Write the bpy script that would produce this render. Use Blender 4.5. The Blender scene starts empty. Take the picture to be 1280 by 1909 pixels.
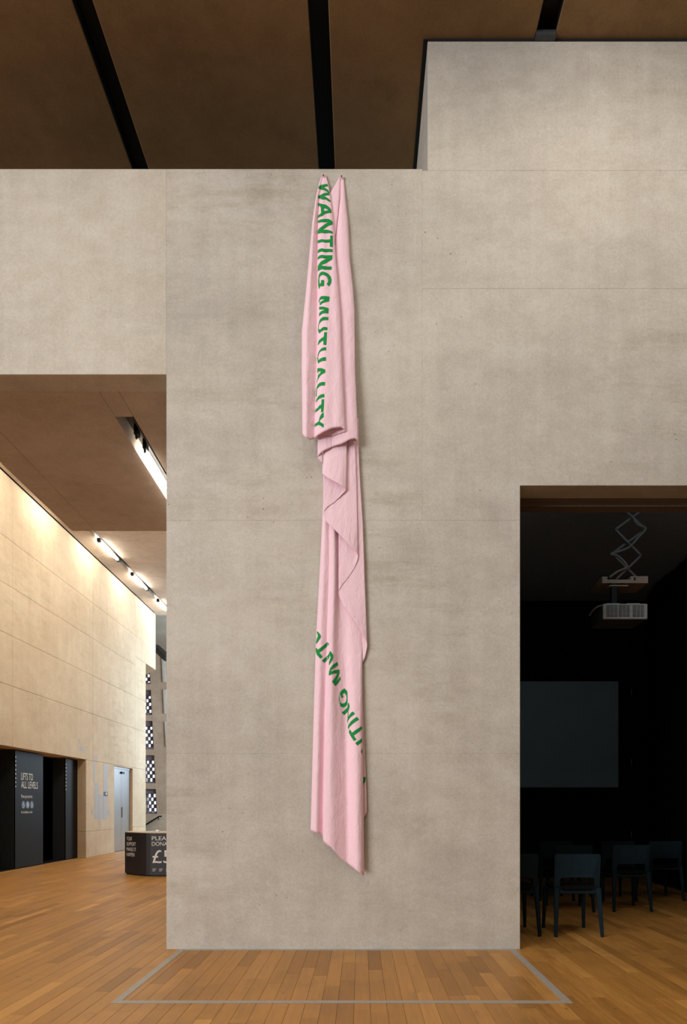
import bpy, bmesh, math, random
from mathutils import Vector, Matrix, noise
from mathutils.bvhtree import BVHTree
from mathutils.geometry import tessellate_polygon

random.seed(7)
S = bpy.context.scene
COL = S.collection
R = math.radians

# ------------------------------------------------------------------ camera
F_PX, VX, VY, EYE = 1272.67, 672.0, 1504.0, 1.26      # focal length in pixels, vanishing point, eye height
cam = bpy.data.cameras.new('camera')
cam.sensor_fit = 'VERTICAL'; cam.sensor_height = 36.0; cam.sensor_width = 24.14; cam.lens = 24.0
cam.shift_x = (640 - VX) / 1909; cam.shift_y = (VY - 954.5) / 1909
cam.clip_end = 200
co = bpy.data.objects.new('camera', cam); COL.objects.link(co)
co.location = (0, 0, EYE); co.rotation_euler = (R(90), 0, 0)
S.camera = co

# ------------------------------------------------------------------ world, lights, exposure
S.view_settings.view_transform = 'Standard'; S.view_settings.look = 'None'
S.view_settings.gamma = 1.0; S.view_settings.use_curve_mapping = False
S.view_settings.exposure = -0.05
W = bpy.data.worlds.new('daylight'); S.world = W; W.use_nodes = True
W.node_tree.nodes['Background'].inputs[0].default_value = (0.80, 0.90, 1.0, 1)
W.node_tree.nodes['Background'].inputs[1].default_value = 1.6

def area(name, loc, target, sx, sy, power, color, spread=180):
    l = bpy.data.lights.new(name, 'AREA'); l.shape = 'RECTANGLE'; l.size = sx; l.size_y = sy
    l.energy = power; l.color = color; l.spread = R(spread)
    o = bpy.data.objects.new(name, l); COL.objects.link(o); o.location = loc
    d = Vector(target) - Vector(loc)
    o.rotation_euler = d.to_track_quat('-Z', 'Y').to_euler()
    return o
area('hall_window_light', (-18.0, -13.0, 5.6), (0.4, 6.0, 4.0), 12.0, 6.5, 4500, (0.95, 0.97, 1.0))
for sx in (-6.315, -4.33, -2.345, -0.348):
    area('slot_light', (sx, -0.6, 8.0), (sx, -0.6, 0), 0.12, 9.0, 108, (1.0, 0.92, 0.80))
for sx in (1.625, 3.61):
    area('slot_light', (sx, 3.6, 8.0), (sx, 3.6, 0), 0.12, 2.6, 27, (1.0, 0.92, 0.80))
area('wall_wash_light', (2.9, 4.4, 7.95), (2.9, 6.0, 5.2), 3.6, 0.14, 21, (1.0, 0.93, 0.82))  # added fill that brightens the upper right wall, not a known fitting
area('atrium_window_light', (-0.78, 26.4, 5.0), (-8.0, 26.4, 5.0), 6.5, 6.0, 1700, (0.64, 0.83, 1.0))
area('passage_light', (-2.6, 14.5, 7.2), (-6.6, 15.5, 2.6), 9.0, 0.6, 290, (1.0, 0.92, 0.80))
area('room_glow', (3.2, 6.65, 4.88), (3.0, 12.0, 2.2), 2.0, 0.1, 4.0, (0.50, 0.80, 1.0))  # unseen fill added behind the header to tint screen and chairs blue

# ------------------------------------------------------------------ materials
def srgb(r, g, b):
    f = lambda c: (c / 12.92) if c <= 0.04045 else ((c + 0.055) / 1.055) ** 2.4
    return (f(r / 255), f(g / 255), f(b / 255), 1)

class N:
    def __init__(s, name):
        s.m = bpy.data.materials.new(name); s.m.use_nodes = True
        s.t = s.m.node_tree; s.b = s.t.nodes['Principled BSDF']
    def n(s, kind, **kw):
        x = s.t.nodes.new(kind)
        for k, v in kw.items():
            if k.startswith('i_'):
                x.inputs[k[2:].replace('_', ' ')].default_value = v
            else: setattr(x, k, v)
        return x
    def l(s, a, b): s.t.links.new(a, b)
    def mapped(s, scale, src='Position'):
        g = s.n('ShaderNodeNewGeometry') if src == 'Position' else s.n('ShaderNodeTexCoord')
        mp = s.n('ShaderNodeMapping'); mp.inputs['Scale'].default_value = scale
        s.l(g.outputs[src], mp.inputs['Vector']); return mp.outputs['Vector']
    def noise(s, scale3, detail=6, rough=0.6, dist=0.0):
        v = s.mapped(scale3); x = s.n('ShaderNodeTexNoise'); s.l(v, x.inputs['Vector'])
        x.inputs['Scale'].default_value = 1; x.inputs['Detail'].default_value = detail
        x.inputs['Roughness'].default_value = rough; x.inputs['Distortion'].default_value = dist
        return x.outputs['Fac']
    def ramp(s, fac, stops):
        r = s.n('ShaderNodeValToRGB'); e = r.color_ramp.elements
        while len(e) < len(stops): e.new(0.5)
        for k, (p, c) in enumerate(stops): e[k].position = p; e[k].color = c
        s.l(fac, r.inputs['Fac']); return r.outputs['Color']
    def mix(s, fac, a, b, mode='MIX'):
        x = s.n('ShaderNodeMix', data_type='RGBA', blend_type=mode)
        for sock, v in ((x.inputs[0], fac), (x.inputs[6], a), (x.inputs[7], b)):
            if isinstance(v, (int, float, tuple)): sock.default_value = v
            else: s.l(v, sock)
        return x.outputs[2]
    def math(s, op, a, b=0.0):
        x = s.n('ShaderNodeMath', operation=op)
        for sock, v in ((x.inputs[0], a), (x.inputs[1], b)):
            if isinstance(v, (int, float)): sock.default_value = v
            else: s.l(v, sock)
        return x.outputs[0]
    def bump(s, h, strength, dist=0.01):
        x = s.n('ShaderNodeBump'); x.inputs['Strength'].default_value = strength
        x.inputs['Distance'].default_value = dist; s.l(h, x.inputs['Height'])
        s.l(x.outputs['Normal'], s.b.inputs['Normal'])

def plain(name, col, rough=0.6, metal=0.0, noise_amt=0.12, nscale=18, emit=None, estr=0, spec=None):
    k = N(name)
    f = k.noise((nscale,) * 3, 4)
    d = tuple(c * (1 - noise_amt) for c in col[:3]) + (1,)
    u = tuple(min(1, c * (1 + noise_amt)) for c in col[:3]) + (1,)
    k.l(k.ramp(f, [(0.3, d), (0.7, u)]), k.b.inputs['Base Color'])
    k.b.inputs['Roughness'].default_value = rough; k.b.inputs['Metallic'].default_value = metal
    if spec is not None: k.b.inputs['Specular IOR Level'].default_value = spec
    if emit:
        k.b.inputs['Emission Color'].default_value = emit; k.b.inputs['Emission Strength'].default_value = estr
    return k.m

def concrete(name, light, dark, stain, stain_amt=0.6, horiz=True, rough=0.75, pits=True):
    k = N(name)
    big = k.noise((0.55, 0.55, 0.75), 5, 0.55)
    base = k.ramp(big, [(0.30, dark), (0.68, light)])
    sc = (0.9, 0.9, 5.5) if horiz else (3.5, 3.5, 0.7)
    st = k.noise(sc, 9, 0.72, 0.15)
    mask = k.noise((0.5, 0.5, 0.42), 3, 0.5)
    mk = k.ramp(mask, [(0.47, (0, 0, 0, 1)), (0.66, (1, 1, 1, 1))])
    s1 = k.ramp(st, [(0.50, (0, 0, 0, 1)), (0.72, (1, 1, 1, 1))])
    f = k.math('MULTIPLY', k.math('MULTIPLY', s1, mk), stain_amt)
    c = k.mix(f, base, stain)
    drip = k.noise((7, 7, 0.35), 5, 0.6)
    c = k.mix(0.22, c, k.ramp(drip, [(0.3, (0.38, 0.37, 0.36, 1)), (0.7, (0.62, 0.62, 0.62, 1))]), 'OVERLAY')
    mid = k.noise((4, 4, 6), 8, 0.7)
    c = k.mix(0.42, c, k.ramp(mid, [(0.3, (0.40, 0.39, 0.37, 1)), (0.7, (0.60, 0.60, 0.60, 1))]), 'OVERLAY')
    blot = k.noise((1.6, 1.6, 2.6), 7, 0.7)
    c = k.mix(0.28, c, k.ramp(blot, [(0.35, (0.40, 0.385, 0.36, 1)), (0.62, (0.57, 0.57, 0.57, 1))]), 'OVERLAY')
    fine = k.noise((55, 55, 55), 4, 0.7)
    c = k.mix(0.45, c, k.ramp(fine, [(0.3, (0.38, 0.38, 0.38, 1)), (0.7, (0.62, 0.62, 0.62, 1))]), 'OVERLAY')
    if pits:
        v = k.n('ShaderNodeTexVoronoi'); k.l(k.mapped((11, 11, 11)), v.inputs['Vector']); v.inputs['Scale'].default_value = 1
        pm = k.noise((1.1, 1.1, 1.1), 2)
        thr = k.math('MULTIPLY', k.ramp(pm, [(0.42, (0, 0, 0, 1)), (0.70, (1, 1, 1, 1))]), 0.085)
        pit = k.math('LESS_THAN', v.outputs['Distance'], thr)
        c = k.mix(k.math('MULTIPLY', pit, 0.6), c, (0.10, 0.085, 0.07, 1))
    k.l(c, k.b.inputs['Base Color'])
    k.b.inputs['Roughness'].default_value = rough
    k.bump(k.math('ADD', k.math('MULTIPLY', fine, 0.25), mid), 0.25, 0.006)
    return k.m

M = {}
M['wall'] = concrete('concrete_wall', srgb(204, 197, 186), srgb(180, 174, 165), srgb(150, 136, 108), 0.66)
M['beam'] = concrete('concrete_beam', srgb(206, 197, 184), srgb(192, 184, 171), srgb(168, 158, 142), 0.25, False)
M['left'] = concrete('concrete_lift_wall', srgb(214, 196, 168), srgb(196, 176, 146), srgb(150, 128, 100), 0.5)
M['soffit'] = concrete('concrete_soffit', srgb(196, 182, 170), srgb(180, 166, 154), srgb(154, 138, 124), 0.4, True, 0.8, False)
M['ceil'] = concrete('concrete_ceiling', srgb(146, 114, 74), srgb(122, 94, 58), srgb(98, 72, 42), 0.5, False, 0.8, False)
M['slab'] = concrete('concrete_shell', srgb(170, 160, 145), srgb(150, 140, 126), srgb(130, 118, 100), 0.4)
M['black'] = plain('black_metal', srgb(22, 23, 25), 0.45, 0.3)
M['slotblack'] = plain('black_slot_lining', srgb(16, 17, 20), 0.7)
M['room'] = plain('black_acoustic_wall', (0.006, 0.0063, 0.007, 1), 0.95, spec=0.15)
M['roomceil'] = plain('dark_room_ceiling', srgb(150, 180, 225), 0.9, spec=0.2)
M['curtain'] = plain('black_curtain_cloth', (0.005, 0.005, 0.006, 1), 1.0, spec=0.05)
M['chair'] = plain('dark_teal_plastic', srgb(27, 40, 47), 0.8, spec=0.05)
M['pad'] = plain('black_seat_fabric', srgb(14, 14, 15), 0.95, spec=0.1)
M['screen'] = plain('grey_screen_fabric', srgb(158, 188, 200), 0.9, noise_amt=0.04, nscale=3)
M['tape'] = plain('grey_floor_tape', srgb(168, 160, 150), 0.55, noise_amt=0.10, nscale=30)
M['steel'] = plain('brushed_steel', srgb(176, 182, 188), 0.28, 0.9, 0.05, 6)
M['panel'] = plain('dark_lift_metal', srgb(21, 20, 18), 0.5, 0.0, 0.08, 4, spec=0.12)
M['liftdoor'] = plain('dark_lift_door', srgb(60, 66, 70), 0.35, 0.3)
M['white'] = plain('white_vinyl', srgb(232, 230, 224), 0.6, noise_amt=0.04)
M['greyvinyl'] = plain('grey_vinyl', srgb(178, 180, 186), 0.6, noise_amt=0.10, nscale=40)
M['bluevinyl'] = plain('dark_blue_vinyl', srgb(62, 78, 98), 0.6)
M['disc'] = plain('blue_sign_disc', srgb(70, 104, 140), 0.5)
M['box'] = plain('matt_black_laminate', srgb(34, 32, 34), 0.5, noise_amt=0.05)
M['boxtop'] = plain('pale_counter_top', srgb(208, 190, 160), 0.4)
M['nail'] = plain('dark_nail_steel', srgb(70, 62, 52), 0.4, 0.8)
M['brass'] = plain('eyelet_metal', srgb(222, 200, 190), 0.5, 0.1)
M['projgrey'] = plain('projector_grey_plastic', srgb(150, 150, 145), 0.5)
M['projdark'] = plain('projector_dark_plastic', srgb(62, 66, 68), 0.5)
M['beige'] = plain('beige_painted_steel', srgb(150, 128, 108), 0.5)
M['liftarm'] = plain('brown_grey_steel', srgb(96, 80, 66), 0.5)
M['cable'] = plain('grey_cable', srgb(120, 112, 100), 0.6)
M['brick'] = plain('dark_purple_brick', srgb(112, 98, 106), 0.8, noise_amt=0.2, nscale=8)
M['rail'] = plain('black_handrail', srgb(20, 20, 22), 0.4, 0.3)
M['facade'] = concrete('concrete_facade', srgb(186, 160, 138), srgb(168, 142, 120), srgb(150, 126, 104), 0.4, False)
M['header'] = plain('brown_header', srgb(112, 100, 92), 0.7, noise_amt=0.08, nscale=4)
M['track'] = plain('aluminium_track', srgb(150, 138, 122), 0.4, 0.6)
M['lamp'] = plain('lamp_tube', (1, 1, 1, 1), 0.5, emit=(1.0, 0.92, 0.78, 1), estr=55)
M['led'] = plain('indicator_led', (1, 1, 1, 1), 0.5, emit=(0.92, 0.95, 1, 1), estr=0.5)  # pale glow standing in for glints on the lift panel edges
M['frost'] = plain('frosted_acrylic', srgb(236, 236, 236), 0.15)

def make_wood():
    k = N('oak_plank_wood')
    a = k.n('ShaderNodeAttribute', attribute_name='tone')
    base = k.ramp(a.outputs['Fac'], [(0.0, srgb(156, 108, 51)), (0.35, srgb(180, 128, 63)), (0.7, srgb(194, 139, 71)), (1.0, srgb(212, 158, 86))])
    comb = k.n('ShaderNodeCombineXYZ'); k.l(k.math('MULTIPLY', a.outputs['Fac'], 37.0), comb.inputs[2])
    g = k.n('ShaderNodeNewGeometry'); add = k.n('ShaderNodeVectorMath', operation='ADD')
    k.l(g.outputs['Position'], add.inputs[0]); k.l(comb.outputs[0], add.inputs[1])
    mp = k.n('ShaderNodeMapping'); mp.inputs['Scale'].default_value = (48, 2.2, 8); k.l(add.outputs[0], mp.inputs['Vector'])
    gr = k.n('ShaderNodeTexNoise'); gr.inputs['Scale'].default_value = 1; gr.inputs['Detail'].default_value = 6; gr.inputs['Distortion'].default_value = 1.2
    k.l(mp.outputs[0], gr.inputs['Vector'])
    c = k.mix(0.5, base, k.ramp(gr.outputs['Fac'], [(0.32, (0.34, 0.33, 0.32, 1)), (0.68, (0.60, 0.60, 0.60, 1))]), 'OVERLAY')
    dirt = k.noise((1.3, 0.8, 1), 6, 0.65)
    c = k.mix(k.math('MULTIPLY', k.ramp(dirt, [(0.5, (0, 0, 0, 1)), (0.75, (1, 1, 1, 1))]), 0.45), c, srgb(104, 76, 48))
    sp = k.noise((16, 9, 1), 4, 0.6)
    c = k.mix(k.math('MULTIPLY', k.ramp(sp, [(0.66, (0, 0, 0, 1)), (0.74, (1, 1, 1, 1))]), 0.5), c, srgb(74, 50, 30))
    k.l(c, k.b.inputs['Base Color'])
    rr = k.ramp(gr.outputs['Fac'], [(0.2, (0.36, 0.36, 0.36, 1)), (0.8, (0.52, 0.52, 0.52, 1))])
    k.l(rr, k.b.inputs['Roughness']); k.bump(gr.outputs['Fac'], 0.12, 0.003)
    k.b.inputs['Specular IOR Level'].default_value = 0.35
    return k.m
M['wood'] = make_wood()

def make_cloth(name, col, col2):
    k = N(name)
    w = k.noise((260, 260, 30), 3); w2 = k.noise((30, 30, 260), 3)
    f = k.math('MULTIPLY', k.math('ADD', w, w2), 0.5)
    k.l(k.ramp(f, [(0.35, col2), (0.65, col)]), k.b.inputs['Base Color'])
    k.b.inputs['Roughness'].default_value = 0.85
    k.b.inputs['Sheen Weight'].default_value = 0.15
    k.b.inputs['Specular IOR Level'].default_value = 0.2
    wr = k.noise((22, 22, 9), 5, 0.6, 0.8)
    k.bump(k.math('ADD', wr, k.math('MULTIPLY', f, 0.10)), 0.55, 0.016)
    return k.m
M['pink'] = make_cloth('pink_cotton', srgb(253, 219, 229), srgb(248, 209, 221))
M['green'] = make_cloth('green_print', srgb(24, 150, 72), srgb(18, 138, 62))

# ------------------------------------------------------------------ helpers
def P(px, py, Y):
    """the real point that stands at distance Y behind picture point (px, py)"""
    return Vector(((px - VX) / F_PX * Y, Y, EYE + (VY - py) / F_PX * Y))

def link(name, bm, mat, parent=None, smooth=False):
    me = bpy.data.meshes.new(name); bm.to_mesh(me); bm.free()
    me.materials.append(M[mat] if isinstance(mat, str) else mat)
    if smooth:
        for p in me.polygons: p.use_smooth = True
    o = bpy.data.objects.new(name, me); COL.objects.link(o)
    if parent is not None: o.parent = parent
    return o
def root(name, loc=(0, 0, 0), rz=0):
    o = bpy.data.objects.new(name, None); o.empty_display_size = 0.1; COL.objects.link(o)
    o.location = loc; o.rotation_euler = (0, 0, rz); return o
def tag(o, label=None, cat=None, group=None, kind=None):
    if label: o['label'] = label
    if cat: o['category'] = cat
    if group: o['group'] = group
    if kind: o['kind'] = kind
    return o
def box(bm, x0, x1, y0, y1, z0, z1, bev=0.0, seg=1):
    r = bmesh.ops.create_cube(bm, size=1.0)
    for v in r['verts']:
        v.co = Vector((x0 + (v.co.x + .5) * (x1 - x0), y0 + (v.co.y + .5) * (y1 - y0), z0 + (v.co.z + .5) * (z1 - z0)))
    if bev:
        es = list({e for v in r['verts'] for e in v.link_edges})
        bmesh.ops.bevel(bm, geom=es, offset=bev, segments=seg, affect='EDGES', profile=0.5)
    return bm
def NB(): return bmesh.new()
def boxo(name, b, mat, parent=None, bev=0.0, seg=1, **kw):
    o = link(name, box(NB(), *b, bev=bev, seg=seg), mat, parent)
    if kw: tag(o, **kw)
    return o
def bar(bm, a, b, w, h, up=Vector((0, 1, 0)), w2=None, h2=None, bev=0.0):
    """rectangular bar from a to b, w along side, h along up; may taper"""
    a = Vector(a); b = Vector(b); d = (b - a).normalized(); up = Vector(up)
    s = d.cross(up).normalized(); u = s.cross(d).normalized()
    w2 = w if w2 is None else w2; h2 = h if h2 is None else h2
    q = []
    for p, ww, hh in ((a, w, h), (b, w2, h2)):
        q.append([bm.verts.new(p + s * sx * ww / 2 + u * sy * hh / 2) for sx, sy in ((-1, -1), (1, -1), (1, 1), (-1, 1))])
    fs = [bm.faces.new(q[0][::-1]), bm.faces.new(q[1])]
    for i in range(4): fs.append(bm.faces.new((q[0][i], q[0][(i + 1) % 4], q[1][(i + 1) % 4], q[1][i])))
    bmesh.ops.recalc_face_normals(bm, faces=fs)
    if bev: bmesh.ops.bevel(bm, geom=list({e for f in fs for e in f.edges}), offset=bev, segments=2, affect='EDGES', profile=0.5)
    return bm
def tube(bm, pts, r, n=10):
    pts = [Vector(p) for p in pts]; rings = []; u = None
    for i, p in enumerate(pts):
        d = (pts[min(i + 1, len(pts) - 1)] - pts[max(i - 1, 0)]).normalized()
        if u is None: u = d.orthogonal().normalized()
        u = (u - d * u.dot(d)).normalized(); v = d.cross(u)
        rings.append([bm.verts.new(p + (u * math.cos(2 * math.pi * k / n) + v * math.sin(2 * math.pi * k / n)) * r) for k in range(n)])
    for a, b in zip(rings, rings[1:]):
        for k in range(n): bm.faces.new((a[k], a[(k + 1) % n], b[(k + 1) % n], b[k]))
    bm.faces.new(rings[0][::-1]); bm.faces.new(rings[-1])
    bmesh.ops.recalc_face_normals(bm, faces=bm.faces)
    return bm
def spline(pts, n=6):
    pts = [Vector(p) for p in pts]; out = []
    for i in range(len(pts) - 1):
        p0 = pts[max(i - 1, 0)]; p1 = pts[i]; p2 = pts[i + 1]; p3 = pts[min(i + 2, len(pts) - 1)]
        for k in range(n):
            t = k / n
            out.append(0.5 * ((2 * p1) + (p2 - p0) * t + (2 * p0 - 5 * p1 + 4 * p2 - p3) * t * t + (3 * p1 - p0 - 3 * p2 + p3) * t ** 3))
    out.append(pts[-1]); return out
def prism(bm, poly, axis, a0, a1, bev=0.0):
    """polygon extruded along an axis; poly in the two other coordinates in x, y, z order"""
    def mk(p, a):
        if axis == 'y': return Vector((p[0], a, p[1]))
        if axis == 'x': return Vector((a, p[0], p[1]))
        return Vector((p[0], p[1], a))
    A = [bm.verts.new(mk(p, a0)) for p in poly]; B = [bm.verts.new(mk(p, a1)) for p in poly]
    fs = [bm.faces.new(A), bm.faces.new(B[::-1])]
    n = len(poly)
    for i in range(n): fs.append(bm.faces.new((A[i], B[i], B[(i + 1) % n], A[(i + 1) % n])))
    bmesh.ops.recalc_face_normals(bm, faces=fs)
    if bev:
        bmesh.ops.bevel(bm, geom=list(fs[0].edges), offset=bev, segments=1, affect='EDGES')
    return bm
def text_mesh(name, s, mat, parent, origin, xdir, zdir, width=None, height=None, lift=0.002, align='L'):
    """lettering as a thin mesh: laid out along xdir, up along zdir, fitted to width and height"""
    cu = bpy.data.curves.new(name, 'FONT'); cu.body = s; cu.size = 1; cu.extrude = 0.0
    tmp = bpy.data.objects.new(name, cu); COL.objects.link(tmp)
    dg = bpy.context.evaluated_depsgraph_get(); me = bpy.data.meshes.new_from_object(tmp.evaluated_get(dg))
    bpy.data.objects.remove(tmp); bpy.data.curves.remove(cu)
    xs = [v.co.x for v in me.vertices]; ys = [v.co.y for v in me.vertices]
    x0, x1, y0, y1 = min(xs), max(xs), min(ys), max(ys)
    fx = (width / (x1 - x0)) if width else None; fy = (height / (y1 - y0)) if height else None
    fx = fx or fy; fy = fy or fx
    X = Vector(xdir).normalized(); Z = Vector(zdir).normalized(); nrm = X.cross(Z)
    o = Vector(origin)
    for v in me.vertices: v.co = o + X * (v.co.x - x0) * fx + Z * (v.co.y - y0) * fy + nrm * lift
    me.materials.clear(); me.materials.append(M[mat])
    ob = bpy.data.objects.new(name, me); COL.objects.link(ob)
    if parent is not None: ob.parent = parent
    return ob
def copy_tree(src):
    c = src.copy(); COL.objects.link(c)
    for ch in list(src.children):
        d = ch.copy(); COL.objects.link(d); d.parent = c
        for g in list(ch.children):
            e = g.copy(); COL.objects.link(e); e.parent = d
    return c
def lerp(a, b, t): return a + (b - a) * t
def table(ys, vs, y):
    if y <= ys[0]: return vs[0]
    for k in range(len(ys) - 1):
        if y <= ys[k + 1]: return lerp(vs[k], vs[k + 1], (y - ys[k]) / (ys[k + 1] - ys[k]))
    return vs[-1]

WY = 6.03                     # face of the big concrete wall
XL = -6.755                   # face of the lift wall

# ------------------------------------------------------------------ floor: slab and planks along Y
floor = boxo('floor', (-28, 9, -22, 40, -0.25, -0.022), 'slotblack', kind='structure')
def plank_geo(bm, x0, x1, y0, y1, tone, lay):
    z = random.uniform(-0.0006, 0.0); c = 0.0012
    lo = [bm.verts.new(p) for p in ((x0, y0, -0.02), (x1, y0, -0.02), (x1, y1, -0.02), (x0, y1, -0.02))]
    mi = [bm.verts.new(p) for p in ((x0, y0, z - c), (x1, y0, z - c), (x1, y1, z - c), (x0, y1, z - c))]
    hi = [bm.verts.new(p) for p in ((x0 + c, y0 + c, z), (x1 - c, y0 + c, z), (x1 - c, y1 - c, z), (x0 + c, y1 - c, z))]
    fs = [bm.faces.new(hi)]
    for a, b in ((lo, mi), (mi, hi)):
        for i in range(4): fs.append(bm.faces.new((a[i], a[(i + 1) % 4], b[(i + 1) % 4], b[i])))
    for f in fs: f[lay] = tone
planks = []
x = -8.05
while x < 6.5:
    w = 0.104
    y = 1.2 - random.uniform(0, 1.2)
    while y < 31:
        L = random.uniform(0.55, 1.35)
        t = min(1, max(0, random.gauss(0.5, 0.19)))
        cx, cy = x + w / 2, y + L / 2
        ok = True
        if 6.3 < y and -1.6 < cx < 0.9: ok = False
        if cx > 5.6 or (y > 12.15 and cx > -1.6): ok = False
        if ok:
            yy = max(y, 3.96); px = VX + cx / max(cy, 0.5) * F_PX
            seen = 0
            if y + L > 3.97 and -25 < px < 1305:
                if cy < WY - 0.15 or (cx / cy < -1.715 / WY) or (cx / cy > 1.407 / WY and cy < 9.0):
                    if cx > XL: seen = w * F_PX / max(cy, 4.1) * EYE * F_PX * (1 / yy - 1 / (y + L))
            planks.append((seen, x + 0.0007, x + w - 0.0007, y, y + L - 0.0014, t))
        y += L
    x += w
planks.sort(key=lambda p: -p[0])
rest = bmesh.new(); rl = rest.faces.layers.float.new('tone')
for i, (seen, x0, x1, y0, y1, t) in enumerate(planks):
    if i < 300 and seen > 0:
        b = bmesh.new(); ly = b.faces.layers.float.new('tone')
        plank_geo(b, x0, x1, y0, y1, t, ly); link('plank', b, 'wood', floor)
    else: plank_geo(rest, x0, x1, y0, y1, t, rl)
tag(link('plank_field', rest, 'wood', floor), kind='stuff')

# ------------------------------------------------------------------ big concrete wall with two openings
wall = root('wall_front'); tag(wall, kind='structure')
core = [(-8, 5.079), (-1.715, 5.079), (-1.715, 0), (1.407, 0), (1.407, 4.098), (5.2, 4.098), (5.2, 0), (8, 0), (8, 6.894), (-8, 6.894)]
link('wall_core', prism(NB(), core, 'y', WY + 0.03, WY + 0.25), 'wall', wall)
def wpanel(poly, mat='wall', name='panel', par=wall):
    return link(name, prism(NB(), poly, 'y', WY, WY + 0.0305, bev=0.002), mat, par)
def rect(x0, x1, z0, z1): return [(x0, z0), (x1, z0), (x1, z1), (x0, z1)]
wpanel(rect(-8, -4.4, 5.079, 6.894), 'beam')
wpanel(rect(-4.4, -1.715, 5.079, 6.894), 'beam')
wpanel(rect(-1.715, 1.407, 0, 1.729))
wpanel(rect(-1.715, 1.407, 1.729, 3.79))
wpanel(rect(-1.715, 0.545, 3.79, 6.894))
wpanel([(0.545, 3.79), (1.407, 3.79), (1.407, 4.098), (2.014, 4.098), (2.014, 5.837), (0.545, 5.837)])
wpanel(rect(0.545, 2.014, 5.837, 6.879))
wpanel(rect(5.2, 8, 0, 4.098)); wpanel(rect(2.014, 8, 4.098, 5.837)); wpanel(rect(2.014, 8, 5.837, 6.879))
# taller block to the right, its top kept clear of the ceiling by a black gap
boxo('upper_core', (0.60, 8, WY + 0.03, 9.5, 6.85, 8.02), 'wall', wall)
wpanel(rect(0.592, 2.014, 6.879, 8.02)); wpanel(rect(2.014, 8, 6.879, 8.02))
link('side_face', box(NB(), 0.592, 0.60, WY + 0.03, 9.5, 6.894, 8.02), 'wall', wall)
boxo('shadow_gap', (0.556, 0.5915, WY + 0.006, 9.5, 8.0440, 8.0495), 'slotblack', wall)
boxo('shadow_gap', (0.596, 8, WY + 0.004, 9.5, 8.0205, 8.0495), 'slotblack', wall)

# ------------------------------------------------------------------ ceiling: slabs between black light slots
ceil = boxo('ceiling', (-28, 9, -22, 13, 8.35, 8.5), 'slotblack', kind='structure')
centers = [-2.345 + 1.985 * k for k in range(-6, 6)]
edges = [-28] + [c for c in centers] + [9]
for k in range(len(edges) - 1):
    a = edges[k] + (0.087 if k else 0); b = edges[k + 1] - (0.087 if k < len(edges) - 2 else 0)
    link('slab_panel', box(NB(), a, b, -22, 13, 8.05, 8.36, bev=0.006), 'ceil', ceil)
for c in centers:                                                    # black lining of each slot
    if -7 < c < 7:
        b = NB()
        box(b, c - 0.095, c - 0.083, -21.9, 12.9, 8.06, 8.34); box(b, c + 0.083, c + 0.095, -21.9, 12.9, 8.06, 8.34)
        box(b, c - 0.09, c + 0.09, -21.9, 12.9, 8.20, 8.22)
        tag(link('slot_lining', b, 'slotblack', ceil), kind='stuff')
boxo('slot_end', (1.538, 1.712, WY - 0.05, WY + 0.0, 8.022, 8.07), 'projdark', ceil)

# ------------------------------------------------------------------ rest of the hall (behind and beside the camera)
tag(boxo('wall_back', (-28, 9, -22.3, -22, -0.03, 8.4), 'slab'), kind='structure')
tag(boxo('wall_right', (8, 8.3, -22, 9, -0.03, 8.4), 'slab'), kind='structure')
tag(boxo('wall_hall_left', (-28.3, -28, -22, 9, -0.03, 8.4), 'slab'), kind='structure')
tag(boxo('wall_hall_front', (-28, -8, 7.6, 8.0, -0.03, 8.4), 'slab'), kind='structure')

# ------------------------------------------------------------------ lift wall on the left
lw = root('wall_left'); tag(lw, kind='structure')
def lpanel(y0, y1, z0, z1, mat='left'):
    link('panel', box(NB(), XL - 0.18, XL, y0 + 0.002, y1 - 0.002, z0 + 0.002, z1 - 0.002, bev=0.004), mat, lw)
boxo('wall_core', (XL - 0.75, XL - 0.176, 8, 21.45, 2.42, 7.62), 'left', lw)
for (z0, z1) in ((2.42, 3.6), (3.6, 4.57), (4.57, 5.51), (5.51, 6.40), (6.40, 7.6)):
    for (y0, y1) in ((8, 10.4), (10.4, 13.25), (13.25, 17.23), (17.23, 20.47)): lpanel(y0, y1, z0, z1)
for (z0, z1) in ((0, 0.65), (0.65, 2.42)):
    lpanel(8, 9.4, z0, z1); lpanel(16.8, 18.73, z0, z1); lpanel(20.23, 21.47, z0, z1)
lpanel(18.73, 20.23, 2.386, 2.42)
for (z0, z1) in ((2.42, 3.6), (3.6, 4.57), (4.57, 5.77)): lpanel(20.47, 21.47, z0, z1)
up = [(XL, 20.47), (XL, 22.5), (XL - 0.55, 23.3), (XL - 0.55, 20.47)]
for (z0, z1) in ((5.77, 6.40), (6.40, 7.6)):
    link('panel', prism(NB(), up, 'z', z0 + 0.002, z1 - 0.002, bev=0.0), 'left', lw)
boxo('niche_reveal', (XL - 0.75, XL - 0.17, 16.8, 18.74, 0, 2.42), 'left', lw)
boxo('niche_reveal', (XL - 0.75, XL - 0.17, 8, 9.4, 0, 2.42), 'left', lw)
boxo('door_backing', (XL - 0.75, XL - 0.17, 18.73, 21.45, 0, 2.42), 'left', lw)
boxo('top_gap', (XL - 0.2, XL - 0.01, 8, 22.4, 7.6, 7.66), 'slotblack', lw)

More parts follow.
